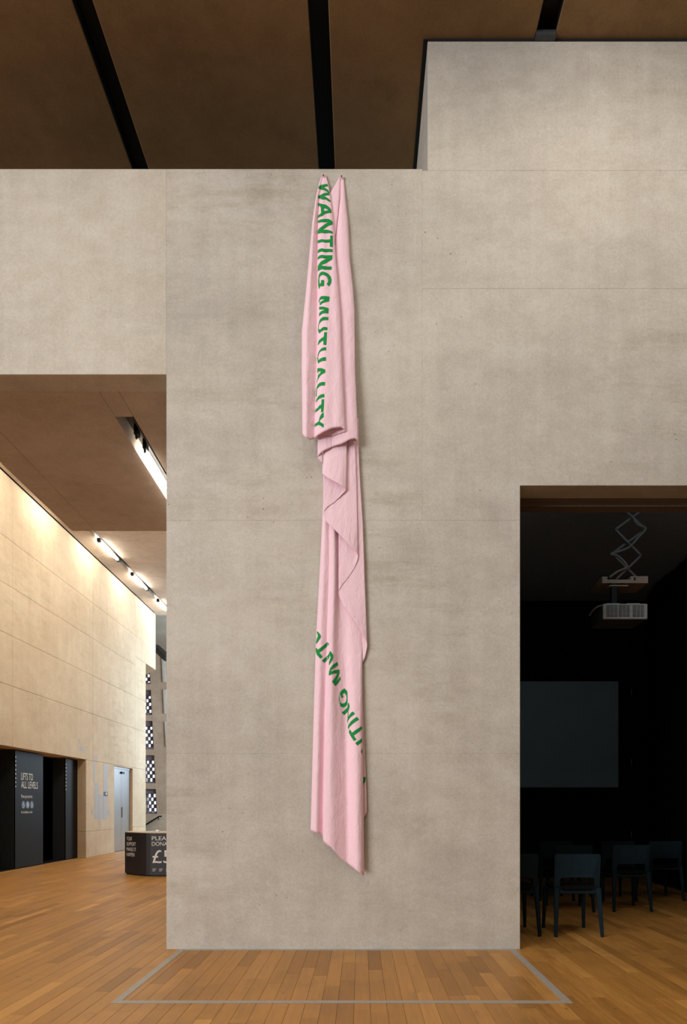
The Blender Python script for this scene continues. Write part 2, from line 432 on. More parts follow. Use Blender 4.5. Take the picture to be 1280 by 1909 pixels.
# lift front inside the niche: two metal sign panels, lift doors set back between them
XN = -6.96
tag(boxo('trim_1', (XL - 0.74, XN - 0.3, 9.4, 16.8, 0, 2.42), 'slotblack'), kind='structure')
def lift_panel(y0, y1, label):
    r_ = root('lift_panel', (XN, (y0 + y1) / 2, 0))
    h = (y1 - y0) / 2
    boxo('face', (-0.03, 0, -h, h, 0.012, 2.40), 'panel', r_, bev=0.004)
    boxo('edge', (-0.34, -0.03, -h, -h + 0.03, 0.012, 2.40), 'liftdoor', r_, bev=0.003)
    boxo('edge', (-0.34, -0.03, h - 0.03, h, 0.012, 2.40), 'liftdoor', r_, bev=0.003)
    return tag(r_, label, 'lift panel')
pa = lift_panel(13.76, 14.97, 'dark metal lift surround with white lettering LIFTS TO ALL LEVELS')
pb = lift_panel(16.11, 16.79, 'plain dark metal lift surround next to the concrete edge of the niche')
pc = lift_panel(11.2, 12.6, 'dark metal lift surround before the first lift at the picture edge')
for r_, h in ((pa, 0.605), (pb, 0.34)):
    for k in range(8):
        boxo('indicator_light', (0.0, 0.004, -h + 0.012, -h + 0.026, 1.66 + k * 0.085, 1.68 + k * 0.085), 'led', r_)  # glints on the metal edge, put in as small glowing dots
for (y0, y1, lab) in ((12.6, 13.76, 'near dark lift door half hidden at picture edge, set back beside the lettered panel'), (14.97, 16.11, 'dark lift door set back beyond the lettered panel')):
    d = root('lift_door', (XN - 0.30, (y0 + y1) / 2, 0)); tag(d, lab, 'lift door')
    h = (y1 - y0) / 2
    for s in (-1, 1):
        boxo('leaf', (-0.02, 0.0, min(0, s * h) + 0.003, max(0, s * h) - 0.003, 0.012, 2.40), 'liftdoor', d, bev=0.003)
    boxo('sill', (-0.02, 0.30, -h, h, 0.0, 0.011), 'panel', d)
tx = lambda s, y, z, w, h: text_mesh('lettering', s, 'white', pa, (0, y - 14.365, z), (0, 1, 0), (0, 0, 1), w, h)
tx('LIFTS TO', 14.0, 1.815, 0.50, 0.145); tx('ALL LEVELS', 14.0, 1.645, 0.72, 0.145)
tx('Please give priority', 14.0, 1.425, 0.48, 0.085); tx('Not all disabilities are visible', 14.0, 1.125, 0.48, 0.052)
for k, yy in enumerate((14.09, 14.27, 14.45)):
    b = NB(); rr = bmesh.ops.create_cone(b, cap_ends=True, segments=28, radius1=0.082, radius2=0.082, depth=0.004)
    for v in b.verts: v.co = Vector((v.co.z + 0.002, v.co.x + yy - 14.365, v.co.y + 1.30))
    dsc = link('sign_disc', b, 'disc', pa)
    b = NB(); o = Vector((0.0055, yy - 14.365, 1.30)); q = lambda a, c: o + Vector((0, a, c))
    def headdot(a, c, r_=0.012):
        rr = bmesh.ops.create_circle(b, cap_ends=True, segments=12, radius=r_)
        for v in rr['verts']: v.co = q(a + v.co.x, c + v.co.y)
    ln = lambda a, c, w=0.011: bar(b, q(*a), q(*c), w, 0.001, (1, 0, 0))
    if k == 0:
        headdot(-0.012, 0.055); ln((-0.012, 0.04), (-0.008, 0.0)); ln((-0.008, 0.0), (0.025, 0.0)); ln((0.025, 0), (0.035, -0.04)); ln((-0.01, 0.022), (0.018, 0.02), 0.008)
        for j in range(9):
            a0 = R(130 + j * 22); a1 = R(130 + (j + 1) * 22); ln((-0.004 + 0.034 * math.cos(a0), -0.02 + 0.034 * math.sin(a0)), (-0.004 + 0.034 * math.cos(a1), -0.02 + 0.034 * math.sin(a1)), 0.008)
    elif k == 1:
        for dx in (-0.03, 0.03):
            if dx > 0: link('symbol', b, 'white', dsc); b = NB()
            headdot(dx, 0.052); ln((dx, 0.038), (dx, -0.01), 0.03); ln((dx - 0.007, -0.01), (dx - 0.007, -0.055), 0.011); ln((dx + 0.007, -0.01), (dx + 0.007, -0.055), 0.011)
    else:
        headdot(0.0, 0.055); ln((0, 0.04), (-0.004, -0.01), 0.02); ln((-0.004, -0.01), (-0.02, -0.058)); ln((-0.002, -0.01), (0.014, -0.055)); ln((0.002, 0.03), (0.03, 0.0), 0.009); ln((0.033, 0.002), (0.036, -0.058), 0.005)
    link('symbol', b, 'white', dsc)

# steel double door further along
dr = root('door_1', (XL, 19.48, 0)); tag(dr, kind='structure')
for s in (-1, 1):
    boxo('door_leaf', (-0.10, -0.075, min(0, s * 0.745) + 0.003, max(0, s * 0.745) - 0.003, 0.01, 2.33), 'steel', dr, bev=0.003)
boxo('door_frame', (-0.11, -0.06, -0.748, 0.748, 2.33, 2.385), 'steel', dr)
boxo('door_handle', (-0.075, -0.055, 0.05, 0.075, 0.95, 1.25), 'steel', dr)
boxo('door_closer', (-0.075, -0.03, -0.05, 0.16, 2.20, 2.26), 'black', dr)

# vinyl directory of the floors between the niche and the steel door
dy = lambda px: F_PX * (-XL) / (VX - px)
dz = lambda py, px: EYE + (VY - py) / (VX - px) * (-XL)
dirr = root('wall_directory', (XL, 18.0, 0)); tag(dirr, 'grey vinyl floor directory on the concrete between lift niche and steel door', 'sign')
def vin(px0, px1, py0, py1, mat='greyvinyl', name='level_tile'):
    y0, y1 = dy(px0), dy(px1); pm = (px0 + px1) / 2
    return boxo(name, (0, 0.003, y0 - 18.0, y1 - 18.0, dz(py1, pm), dz(py0, pm)), mat, dirr)
vin(174.7, 177.6, 1419.5, 1457.5, name='level_bar')
for k in range(8): vin(176.3, 183.4, 1460 + k * 8.4, 1460 + k * 8.4 + 7.6)
for k in range(5): vin(184.0, 191.8, 1481 + k * 9.3, 1481 + k * 9.3 + 8.4)
for k in range(12):
    y0 = 1424 + k * 8.7
    hl = k == 6
    t_ = vin(192.8, 200.4, y0, y0 + 8.0, 'bluevinyl' if hl else 'greyvinyl')
    if hl: t_['label'] = 'dark blue tile with a white mark'
vin(196.8, 198.8, 1477.6, 1482.6 - 0.6, 'white', 'white_mark').location.x += 0.003
vin(170.2, 173.8, 1509, 1518.5); vin(201.2, 204.6, 1509, 1518.5)
vin(184.5, 187.5, 1530, 1533.5); vin(184.5, 187.5, 1535, 1538)
vin(175, 183, 1408.5, 1410); vin(175, 183, 1412, 1414)
vs = root('wall_lettering', (XL, 16.4, 0)); tag(vs, 'small faded grey vinyl lettering above the niche corner on lift wall', 'sign')
for (a, b_, c, d_) in ((146.5, 149.5, 1377, 1378.4), (146.5, 147.6, 1378, 1387), (148, 150.5, 1383, 1384.2), (146.5, 160, 1392, 1393.5), (146.5, 160, 1395, 1396.5), (147, 159.5, 1398, 1399.3)):
    y0, y1 = dy(a), dy(b_); pm = (a + b_) / 2
    boxo('letter_strip', (0, 0.003, y0 - 16.4, y1 - 16.4, dz(d_, pm), dz(c, pm)), 'greyvinyl', vs)

# ------------------------------------------------------------------ passage: low soffit, high ceiling, lamps
ZS = 5.079
sof = root('ceiling_soffit'); tag(sof, kind='structure')
boxo('soffit_core', (-4.0, -1.0, WY + 0.25, 9.46, ZS + 0.20, ZS + 0.6), 'soffit', sof)
XA, XB = -2.405, -2.225                        # light slot
def spanel(x0, x1, y0, y1):
    link('panel', box(NB(), x0 + .001, x1 - .001, y0 + .001, y1 - .001, ZS, ZS + 0.21, bev=0.004), 'soffit', sof)
for (y0, y1) in ((WY + 0.25, 8.1), (8.1, 9.46)):
    spanel(-4.0, -3.67, y0, y1); spanel(-3.67, XA, y0, y1); spanel(XB, -1.0, y0, y1)
spanel(XA, XB, WY + 0.25, 6.69)
lamp1 = root('slot_lamp', (-2.31, 8.05, ZS)); tag(lamp1, 'long lit tube lamp recessed in black slot of low concrete soffit', 'ceiling lamp')
b = NB(); box(b, -0.055, 0.075, -1.355, 1.40, 0.10, 0.115); box(b, 0.068, 0.080, -1.355, 1.40, 0.0, 0.11)
link('tray', b, 'black', lamp1)
link('lamp_tube', tube(NB(), [(0.0, -0.70, 0.004), (0.0, 1.30, 0.004)], 0.022, 12), 'lamp', lamp1)
for yy in (-1.02, -0.74):
    b = NB(); box(b, -0.014, 0.030, yy - 0.04, yy + 0.04, 0.0, 0.10, bev=0.004); box(b, -0.008, 0.012, yy - 0.015, yy + 0.015, -0.03, 0.0, bev=0.003)
    link('lamp_holder', b, 'black', lamp1)

ZH = 7.6
hc = root('ceiling_passage'); tag(hc, kind='structure')
def hpanel(x0, x1, y0, y1):
    link('panel', box(NB(), x0 + .002, x1 - .002, y0 + .002, y1 - .002, ZH, ZH + 0.2, bev=0.004), 'soffit', hc)
TX0, TX1 = -6.27, -6.10                         # recessed lamp track
for (y0, y1) in ((9.46, 13.0), (13.0, 17.8), (17.8, 22.6)):
    hpanel(-4.0, -0.5, y0, y1); hpanel(TX1, -4.0, y0, y1); hpanel(XL + 0.03, TX0, y0, y1)
hpanel(XL + 0.03, TX0, 7.6, 9.46); hpanel(TX1, -4.0, 7.6, 9.46)
boxo('ceiling_core', (-7.5, -0.5, 7.6, 22.6, ZH + 0.19, ZH + 0.4), 'soffit', hc)
boxo('track_lining', (TX0, TX1, 7.6, 22.6, ZH + 0.13, ZH + 0.19), 'black', hc)
for k, yc in enumerate((9.72, 12.07, 14.42, 16.77, 19.12, 21.47)):
    lp = root('track_lamp', (-6.185, yc, ZH))
    tag(lp, ['lamp tube hidden nearest above the lift niche', 'lamp tube second from the hall above lift niche', 'lamp tube just hidden by the low soffit edge', 'lit lamp tube in the track nearest to low soffit', 'lit lamp tube in the middle of visible track', 'lit lamp tube in the track furthest down the passage'][k], 'ceiling lamp', 'tube lamps in the passage ceiling track')
    link('lamp_tube', tube(NB(), [(0, -0.58, -0.045), (0, 0.58, -0.045)], 0.03, 10), 'lamp', lp)
    for s in (-1, 1):
        b = NB(); box(b, -0.03, 0.05, s * 0.64 - 0.05, s * 0.64 + 0.05, -0.09, -0.003, bev=0.006); link('lamp_holder', b, 'black', lp)
tag(boxo('wall_passage_right', (-1.7, -1.5, WY + 0.25, 9.455, -0.03, ZS + 0.3), 'slab'), kind='structure')
tag(boxo('wall_passage_far', (-1.7, -1.5, 9.455, 23.0, -0.03, ZH), 'slab'), kind='structure')
tag(boxo('wall_soffit_back', (-4.0, -1.5, 9.30, 9.455, ZS + 0.6, 8.4), 'slab'), kind='structure')

# ------------------------------------------------------------------ atrium beyond the passage: leaning facade with brick lattice windows
FY = 32.0
fx = lambda px: (px - VX) / F_PX * FY
fz = lambda py: EYE + (VY - py) / F_PX * FY
fac = root('wall_facade'); tag(fac, kind='structure')
wins = [(1215, 1272), (1295, 1330), (1353, 1394), (1417, 1457), (1480, 1514)]
xr = lambda py: 280 + (py - 1265) * 0.050                 # leaning right edge of the window column
xl = lambda py: xr(py) - 22
def quad(py0, py1, a, b_, y0, y1, mat, name, par):
    bm = NB()
    poly = [(fx(a(py1)), fz(py1)), (fx(b_(py1)), fz(py1)), (fx(b_(py0)), fz(py0)), (fx(a(py0)), fz(py0))]
    return link(name, prism(bm, poly, 'y', y0, y1), mat, par)
prev = 1120
for k, (a, b_) in enumerate(wins + [(1600, 1600)]):
    top = a - 9 if k < 5 else 1580
    quad(prev, top, lambda p: xl(p), lambda p: xr(p), FY, FY + 0.5, 'facade', 'spandrel', fac)
    prev = b_ + 3
quad(1120, 1580, lambda p: xr(p), lambda p: 655, FY, FY + 0.5, 'facade', 'pier', fac)
quad(1120, 1580, lambda p: 112, lambda p: xl(p), FY, FY + 0.5, 'facade', 'pier', fac)
for k, (a, b_) in enumerate(wins):
    w_ = root('window_%d' % (k + 1), (0, 0, 0)); tag(w_, kind='structure')
    quad(a - 9, a, lambda p: xl(p), lambda p: xr(p), FY + 0.12, FY + 0.5, 'brick', 'lintel', w_)
    quad(b_, b_ + 3, lambda p: xl(p), lambda p: xr(p), FY + 0.05, FY + 0.5, 'brick', 'sill', w_)
    bm = NB(); bw, bh = 4.7, 6.6; row = 0; py = a
    while py < b_ - 1:
        p1 = min(py + bh, b_)
        off = (row % 2) * bw
        px = xl(py) - bw * 2 + off
        while px < xr(py):
            x0, x1 = max(px, xl(py)), min(px + bw, xr(py))
            if x1 - x0 > 0.3: box(bm, fx(x0), fx(x1), FY + 0.2, FY + 0.30, fz(p1 + 0.4), fz(py - 0.4))
            px += bw * 2
        py += bh; row += 1
    tag(link('brick_lattice', bm, 'brick', w_), kind='stuff')
for k, (a, b_, c) in enumerate(((1225, 1272, 301.5), (1286, 1331, 304), (1345, 1392, 307))):  # pale slit recesses near the big wall
    w_ = root('window_%d' % (k + 6)); tag(w_, kind='structure')
    quad(a, b_, lambda p: c + (p - a) * 0.05, lambda p: c + 6 + (p - a) * 0.05, FY - 0.06, FY + 0.01, 'beam', 'reveal', w_)
    quad(a, b_, lambda p: c + 1.6 + (p - a) * 0.05, lambda p: c + 6 + (p - a) * 0.05, FY - 0.07, FY - 0.05, 'beam', 'frame', w_)
tag(boxo('ceiling_atrium', (-14, -0.5, 22.6, 32.5, 8.6, 8.8), 'slab'), kind='structure')
b = NB(); prism(b, [(22.6, 8.0), (22.6, 8.2), (31.9, 9.0), (31.9, 8.7)], 'x', -14, -1)
bm_ = NB(); bar(bm_, P(290, 1207, 30), P(312, 1227, 27.5), 0.22, 0.25, (0, 0, 1)); tag(link('trim_2', bm_, 'black'), kind='structure')
b.free()
tag(boxo('wall_atrium_left', (-14.3, -14, 21.5, 32.5, 0, 8.8), 'slab'), kind='structure')
tag(boxo('wall_atrium_right', (-0.7, -0.5, 22.6, 32.5, 0, 8.8), 'slab'), kind='structure')
tag(boxo('wall_atrium_near', (-14, XL - 0.75, 21.0, 21.45, 0, 8.8), 'slab'), kind='structure')
# stair parapet with its handrail
par_y = 26.5
pz = lambda py: EYE + (VY - py) / F_PX * par_y
pxx = lambda px: (px - VX) / F_PX * par_y
pp = [(pxx(240), 0), (pxx(640), 0), (pxx(640), pz(1517)), (pxx(296), pz(1518.5)), (pxx(272), pz(1528)), (pxx(240), pz(1541))]
tag(link('trim_3', prism(NB(), pp, 'y', par_y, par_y + 0.2), 'wall'), kind='structure')
hr = root('handrail', (pxx(285), par_y - 0.08, 0.0)); tag(hr, 'black sloping handrail fixed to the stair parapet beyond the counter', 'handrail')
L = Vector(hr.location)
link('rail', tube(NB(), [P(262, 1543.5, par_y - 0.08) - L, P(294, 1523.5, par_y - 0.08) - L, P(297, 1522, par_y - 0.08) - L, P(301, 1521.8, par_y - 0.08) - L], 0.028, 8), 'rail', hr)
link('bracket', tube(NB(), [P(295, 1523, par_y - 0.08) - L, P(295.5, 1527.5, par_y - 0.08) - L, P(296.5, 1527.5, par_y + 0.01) - L], 0.016, 8), 'rail', hr)

# ------------------------------------------------------------------ donation counter
DY = 12.34
dn = root('donation_counter', (-3.20, 12.8, 0)); tag(dn, 'black faceted donation counter lettered in white behind the wall edge', 'counter')
D0 = Vector((-3.20, 12.8, 0))
plan = [(-4.40, 12.75), (-4.10, 12.545), (-3.95, 12.40), (-3.88, 12.355), (-3.80, 12.34), (-2.60, 12.34), (-2.52, 12.355), (-2.45, 12.40), (-2.00, 12.75), (-2.00, 13.1), (-4.40, 13.1)]
plan = [(-4.40, 12.75), (-4.00, 12.44), (-3.94, 12.40), (-3.88, 12.362), (-3.80, 12.34), (-2.60, 12.34), (-2.50, 12.362), (-2.40, 12.44), (-2.00, 12.75), (-2.00, 13.1), (-4.40, 13.1)]
pl = [(x - D0.x, y - D0.y) for x, y in plan]
link('body', prism(NB(), pl, 'z', 0.025, 0.782), 'box', dn)
inset = [(x * 0.975, y * 0.93 + 0.003) for x, y in pl]
link('plinth', prism(NB(), inset, 'z', 0.0, 0.026), 'slotblack', dn)
link('counter_top', prism(NB(), pl, 'z', 0.782, 0.795), 'boxtop', dn)
fd = lambda px: (px - VX) / F_PX * DY - D0.x
fzd = lambda py: EYE + (VY - py) / F_PX * DY
fy = DY - D0.y
def ft(s, px, pyb, w, h, mat='white'): text_mesh('lettering', s, mat, dn, (fd(px), fy, fzd(pyb)), (1, 0, 0), (0, 0, 1), w, h)
ft('PLEASE', 283, 1566.5, 0.375, 0.072); ft('DONATE', 283, 1576.8, 0.385, 0.072)
ft('£5', 284, 1609, 0.345, 0.235)
for px in (284, 296.5, 309):
    for k in range(3): boxo('small_print', (fd(px), fd(px) + 0.07 - 0.012 * k, fy - 0.002, fy, fzd(1620.2 + 2 * k), fzd(1619.2 + 2 * k)), 'greyvinyl', dn)
sd = (Vector((-4.00, 12.44, 0)) - Vector((-4.40, 12.75, 0))).normalized()
so = Vector((-4.40, 12.75, 0)) - D0
for k, (s, w) in enumerate((('YOUR', 0.17), ('SUPPORT', 0.29), ('MAKES IT', 0.30), ('HAPPEN', 0.25))):
    text_mesh('lettering', s, 'white', dn, so + sd * 0.055 + Vector((0, 0, 0.635 - 0.098 * k)), sd, (0, 0, 1), w, 0.068)
for k, px in enumerate((277, 284.5)):
    it = root('leaflet_holder', (fd(px) + D0.x, 12.62, 0.795)); tag(it, ['flat clear holder lying on the donation counter', 'small rounded clear bowl on the donation counter'][k], 'holder')
    if k: 
        b = NB(); bmesh.ops.create_uvsphere(b, u_segments=18, v_segments=10, radius=0.045)
        for v in b.verts: v.co.z = max(v.co.z, 0) * 0.9
        bmesh.ops.remove_doubles(b, verts=b.verts, dist=1e-5); link('bowl', b, 'frost', it, True)
    else: boxo('tray', (-0.05, 0.05, -0.08, 0.08, 0, 0.018), 'frost', it, bev=0.004)

# ------------------------------------------------------------------ dark side room
RY, RX, RZ = 12.2, 4.9, 4.94
tag(boxo('wall_room_left', (0.6, 0.9, WY + 0.25, RY, -0.03, RZ), 'room'), kind='structure')
rb = tag(boxo('wall_room_back', (0.6, 7.5, RY, RY + 0.2, -0.03, RZ + 0.1), 'room'), kind='structure')
tag(boxo('wall_room_right', (6.2, 6.4, WY + 0.25, RY, -0.03, RZ), 'room'), kind='structure')
tag(boxo('ceiling_room', (0.6, 6.4, WY + 0.25, RY, RZ, RZ + 0.15), 'roomceil'), kind='structure')
hd = boxo('trim_4', (0.9, 6.2, WY + 0.25, 6.58, 4.098, RZ), 'header'); tag(hd, kind='structure')
boxo('curtain_track', (0.9, 6.2, 6.425, 6.45, 4.086, 4.099), 'track', hd)
for py in (1292, 1421, 1556):
    p = P(1176, py, RY); boxo('clip', (p.x - 0.01, p.x + 0.01, RY - 0.015, RY, p.z - 0.06, p.z + 0.06), 'track', rb)
# curtain along the right: pleated sheet on a curved line
cur = root('curtain', (4.8, 9.8, 0)); tag(cur, 'black pleated curtain closing the dark room beside the chairs', 'curtain')
b = NB(); base = spline([(5.05, 12.05, 0), (4.86, 11.2, 0), (4.84, 10.4, 0), (4.74, 9.6, 0), (4.7, 8.6, 0), (4.75, 7.4, 0), (4.9, 6.7, 0)], 30)
prevr = None
for i, p in enumerate(base):
    d = 0.035 * math.sin(i * 0.95) + 0.012 * math.sin(i * 0.37)
    ring = [b.verts.new((p.x + d * s_ - 4.8, p.y - 9.8, z)) for z, s_ in ((0.015, 1.25), (1.6, 1.1), (3.3, 0.95), (RZ - 0.02, 0.8))]
    if prevr:
        for j in range(3): b.faces.new((prevr[j], ring[j], ring[j + 1], prevr[j + 1]))
    prevr = ring
c_ = link('drape', b, 'curtain', cur, True); sm = c_.modifiers.new('thickness', 'SOLIDIFY'); sm.thickness = 0.006

# projection screen on the back wall
SY = RY - 0.10
sa = P(800, 1468, SY); sb = P(1152, 1270, SY)
scr = root('projection_screen', ((sa.x + sb.x) / 2, SY, sa.z)); tag(scr, 'wide unlit grey projection screen with black border on the room wall', 'projection screen')
hw = (sb.x - sa.x) / 2; hh = sb.z - sa.z
boxo('screen_surface', (-hw, hw, 0.0, 0.02, 0, hh), 'screen', scr)
for bx in ((-hw - 0.05, -hw, -0.01, 0.09, -0.05, hh + 0.05), (hw, hw + 0.05, -0.01, 0.09, -0.05, hh + 0.05), (-hw, hw, -0.01, 0.09, hh, hh + 0.05)):
    boxo('border', bx, 'pad', scr)
boxo('weight_bar', (-hw - 0.05, hw + 0.05, -0.02, 0.09, -0.14, 0.0), 'pad', scr, bev=0.01)

# scissor lift carrying the projector
LY = 7.95
lf = root('projector_lift', (3.05, LY, 3.9)); tag(lf, 'folding scissor ceiling lift with cables above the projector', 'projector lift')
L0 = Vector(lf.location); q = lambda px, py, dy_=0: P(px, py, LY + dy_) - L0
arms = [((1203, 946), (1146.6, 987), 0), ((1146.6, 987), (1194.4, 1035.5), 0), ((1194.4, 1035.5), (1148.5, 1079.5), 0), ((1150, 938), (1203, 986.5), 0.03), ((1203, 986.5), (1140, 1032), 0.03), ((1140, 1032), (1187, 1077), 0.03)]
for a, c, d_ in arms:
    for k in (0, 0.26): link('arm', bar(NB(), q(a[0], a[1], d_ + k), q(c[0], c[1], d_ + k), 0.024, 0.010, (0, 1, 0)), 'liftarm', lf)
for px, py in ((1146.6, 987), (1203, 986.5), (1172.4, 1012), (1140, 1032), (1194.4, 1035.5), (1168.5, 1057.5)):
    link('pivot', tube(NB(), [q(px, py, -0.015), q(px, py, 0.31)], 0.008, 8), 'liftarm', lf)
link('cable', tube(NB(), [p for p in spline([q(1178, 962, -.03), q(1188, 978, -.03), q(1203, 985, -.03), q(1190, 1001, -.03), q(1172, 1020, -.03), q(1150, 1029, -.03), q(1138, 1033, -.03), q(1150, 1036, -.03), q(1162, 1046, -.03), q(1168, 1057, -.03), q(1150, 1066, -.03), q(1136, 1076, -.03)], 5)], 0.013, 8), 'cable', lf)
t0, t1 = q(1121, 1088), q(1206, 1076)
b = NB(); box(b, t0.x, t1.x, -0.02, 0.34, t0.z, t0.z + 0.04); box(b, t0.x, t0.x + 0.06, -0.02, 0.34, t0.z + 0.04, t1.z); box(b, t0.x + 0.33, t1.x, -0.02, 0.34, t0.z + 0.04, t1.z + 0.005)
link('tray', b, 'beige', lf)
boxo('socket', (t0.x + 0.365, t0.x + 0.385, -0.024, -0.02, t0.z + 0.03, t0.z + 0.065), 'black', lf)
boxo('ceiling_bracket', (-0.28, 0.28, -0.05, 0.40, RZ - 3.9 - 0.06, RZ - 3.9), 'beige', lf)
for sx in (-0.2, 0.2): link('upper_arm', bar(NB(), q(1150 if sx < 0 else 1203, 938 if sx < 0 else 946, 0.0), Vector((sx * -0.9, 0.0, RZ - 3.96)), 0.024, 0.010, (0, 1, 0)), 'liftarm', lf)
PY = 7.8
pa_, pb_ = P(1124, 1154, PY), P(1207, 1125, PY)
pj = root('projector', ((pa_.x + pb_.x) / 2, PY, pa_.z)); tag(pj, 'grey ceiling projector with three vent grilles hanging from the lift', 'projector')
hw = (pb_.x - pa_.x) / 2; hh = pb_.z - pa_.z
boxo('body', (-hw + 0.004, hw - 0.004, 0.02, 0.43, 0.0, hh - 0.005), 'projdark', pj, bev=0.012, seg=2)
boxo('rear_panel', (-hw, hw, 0.0, 0.03, 0.0, hh), 'projgrey', pj, bev=0.012, seg=3)
for a, c in ((1130, 1150.3), (1152.8, 1173), (1179, 1199.5)):
    x0 = P(a, 1140, PY).x - pj.location.x; x1 = P(c, 1140, PY).x - pj.location.x
    z0 = P(a, 1149.3, PY).z - pj.location.z; z1 = P(a, 1128.5, PY).z - pj.location.z
    g_ = boxo('vent_grille', (x0, x1, -0.003, 0.004, z0, z1), 'black', pj)
    b = NB()
    for k in range(1, 12): zz = lerp(z0, z1, k / 12); box(b, x0, x1, -0.007, -0.003, zz - 0.0022, zz + 0.0022)
    for k in range(1, 3): xx = lerp(x0, x1, k / 3); box(b, xx - 0.002, xx + 0.002, -0.008, -0.002, z0, z1)
    tag(link('grille_slats', b, 'projgrey', g_), kind='stuff')
for a, c in ((1132, 1157), (1170, 1195)):
    x0 = P(a, 1140, PY).x - pj.location.x; x1 = P(c, 1140, PY).x - pj.location.x
    boxo('mount_tab', (x0, x1, 0.03, 0.06, hh - 0.006, hh + 0.012), 'projgrey', pj)
xm = P(1153, 1110, PY).x - pj.location.x
boxo('mount_pole', (xm - 0.03, xm + 0.03, 0.14, 0.20, hh - 0.01, (t0.z + L0.z) - pj.location.z - 0.004), 'black', pj)
boxo('mount_bar', (xm - 0.06, xm + 0.16, 0.13, 0.21, (t0.z + L0.z) - pj.location.z - 0.035, (t0.z + L0.z) - pj.location.z - 0.022), 'beige', pj)
b = NB(); rr = bmesh.ops.create_cone(b, cap_ends=True, segments=20, radius1=0.055, radius2=0.05, depth=0.06)
for v in b.verts: v.co = Vector((v.co.x - 0.12, 0.45 + v.co.z, v.co.y + 0.09))
link('lens', b, 'black', pj, True)
b = NB(); tube(b, [p - Vector(pj.location) for p in spline([P(1127, 1128, PY + 0.06), P(1114, 1131, PY + 0.06), P(1104, 1139, PY + 0.1), P(1098, 1148, PY + 0.15)], 6)], 0.009, 8); link('cable', b, 'cable', pj)

# chairs
def ring_pts(w, z0, z1, r, n=6, sag=0.0, inset=0.0):
    pts = []
    for cx, cz, a0 in ((w - r, z1 - r, 0), (-w + r, z1 - r, 90), (-w + r, z0 + r, 180), (w - r, z0 + r, 270)):
        for k in range(n + 1):
            a = R(a0 + 90 * k / n); pts.append([cx + r * math.cos(a), cz + r * math.sin(a)])
    for p in pts:
        if p[1] < (z0 + z1) / 2: p[1] -= sag * (1 - (p[0] / w) ** 2)
    return pts
def make_chair():
    r_ = root('chair')
    bm = NB(); out = ring_pts(0.222, 0.415, 0.80, 0.02, 6, 0.03); inn = ring_pts(0.172, 0.452, 0.572, 0.035, 6, 0.03)
    # sides: refine the ring so the panel bows
    n = len(out)
    def yb(x, z): return -0.205 - 0.10 * max(0, z - 0.44) - 0.035 * (1 - (x / 0.222) ** 2)
    fr = [[bm.verts.new((p[0], yb(*p), p[1])) for p in q_] for q_ in (out, inn)]
    bk = [[bm.verts.new((p[0], yb(*p) + 0.022, p[1])) for p in q_] for q_ in (out, inn)]
    for i in range(n):
        j = (i + 1) % n
        bm.faces.new((fr[0][i], fr[0][j], fr[1][j], fr[1][i])); bm.faces.new((bk[0][j], bk[0][i], bk[1][i], bk[1][j]))
        bm.faces.new((fr[0][j], fr[0][i], bk[0][i], bk[0][j])); bm.faces.new((fr[1][i], fr[1][j], bk[1][j], bk[1][i]))
    bmesh.ops.recalc_face_normals(bm, faces=bm.faces)
    link('backrest', bm, 'chair', r_)
    for s in (-1, 1):
        link('leg', bar(NB(), (s * 0.202, -0.222, 0.47), (s * 0.225, -0.275, 0.0), 0.046, 0.040, (0, 1, 0), 0.030, 0.028, bev=0.006), 'chair', r_)
        link('leg', bar(NB(), (s * 0.195, 0.205, 0.435), (s * 0.21, 0.235, 0.0), 0.042, 0.036, (0, 1, 0), 0.028, 0.026, bev=0.006), 'chair', r_)
    boxo('seat', (-0.218, 0.218, -0.225, 0.23, 0.412, 0.44), 'chair', r_, bev=0.012, seg=2)
    boxo('seat_pad', (-0.205, 0.205, -0.222, 0.222, 0.4405, 0.492), 'pad', r_, bev=0.02, seg=3)
    return r_
ch0 = make_chair()
def cpos(px, py):                              # foot point on the floor
    Y = F_PX * EYE / (py - VY); return ((px - VX) / F_PX * Y, Y + 0.275, 0)
spots = [((1079, 1747), 0, 'dark chair nearest the room opening, whole back in view'),
         ((962, 1746), 1, 'dark chair half hidden behind the concrete wall edge'),
         ((1072, 1701), -1, 'dark chair directly behind the nearest one, only its legs showing'),
         ((1179, 1700), 0, 'dark chair in the second row, alone on open floor'),
         ((1243, 1680), 0, 'dark chair beside the curtain, cut by the picture edge'),
         ((1154, 1681), 1, 'dark chair in the far row between second-row chair and nearest chair'),
         ((1038, 1680), 0, 'dark chair in the far row showing left of the nearest chair')]
for i, (p, a, lab) in enumerate(spots):
    o = ch0 if i == 0 else copy_tree(ch0)
    o.location = cpos(*p); o.rotation_euler = (0, 0, R(a)); tag(o, lab, 'chair', 'dark chairs facing the screen')

# ------------------------------------------------------------------ tape outline on the floor
tp = root('floor_tape', (0, WY, 0)); tag(tp, 'grey tape outline stuck on the wooden floor before the concrete wall', 'tape')
YF = F_PX * EYE / (1870.5 - VY); YF2 = F_PX * EYE / (1865.5 - VY)
gx = lambda px, py: (px - VX) / F_PX * (F_PX * EYE / (py - VY))
def strip(poly): link('strip', prism(NB(), poly, 'z', 0.0003, 0.0016), 'tape', tp)
xl0, xl1 = gx(333.5, 1770), gx(345, 1770); xr0, xr1 = gx(947.5, 1770), gx(960, 1770)
strip([(xl0, WY - 0.004 - WY), (xl1, -0.004), (xl1, YF2 - WY), (xl0, YF - WY)])
strip([(xr0, -0.004), (xr1, -0.004), (xr1, YF - WY), (xr0, YF2 - WY)])
strip([(xl0, YF - WY), (xr1, YF - WY), (xr0, YF2 - WY), (xl1, YF2 - WY)])
strip([(xl1, -0.045), (xr0, -0.045), (xr0, -0.004), (xl1, -0.004)])

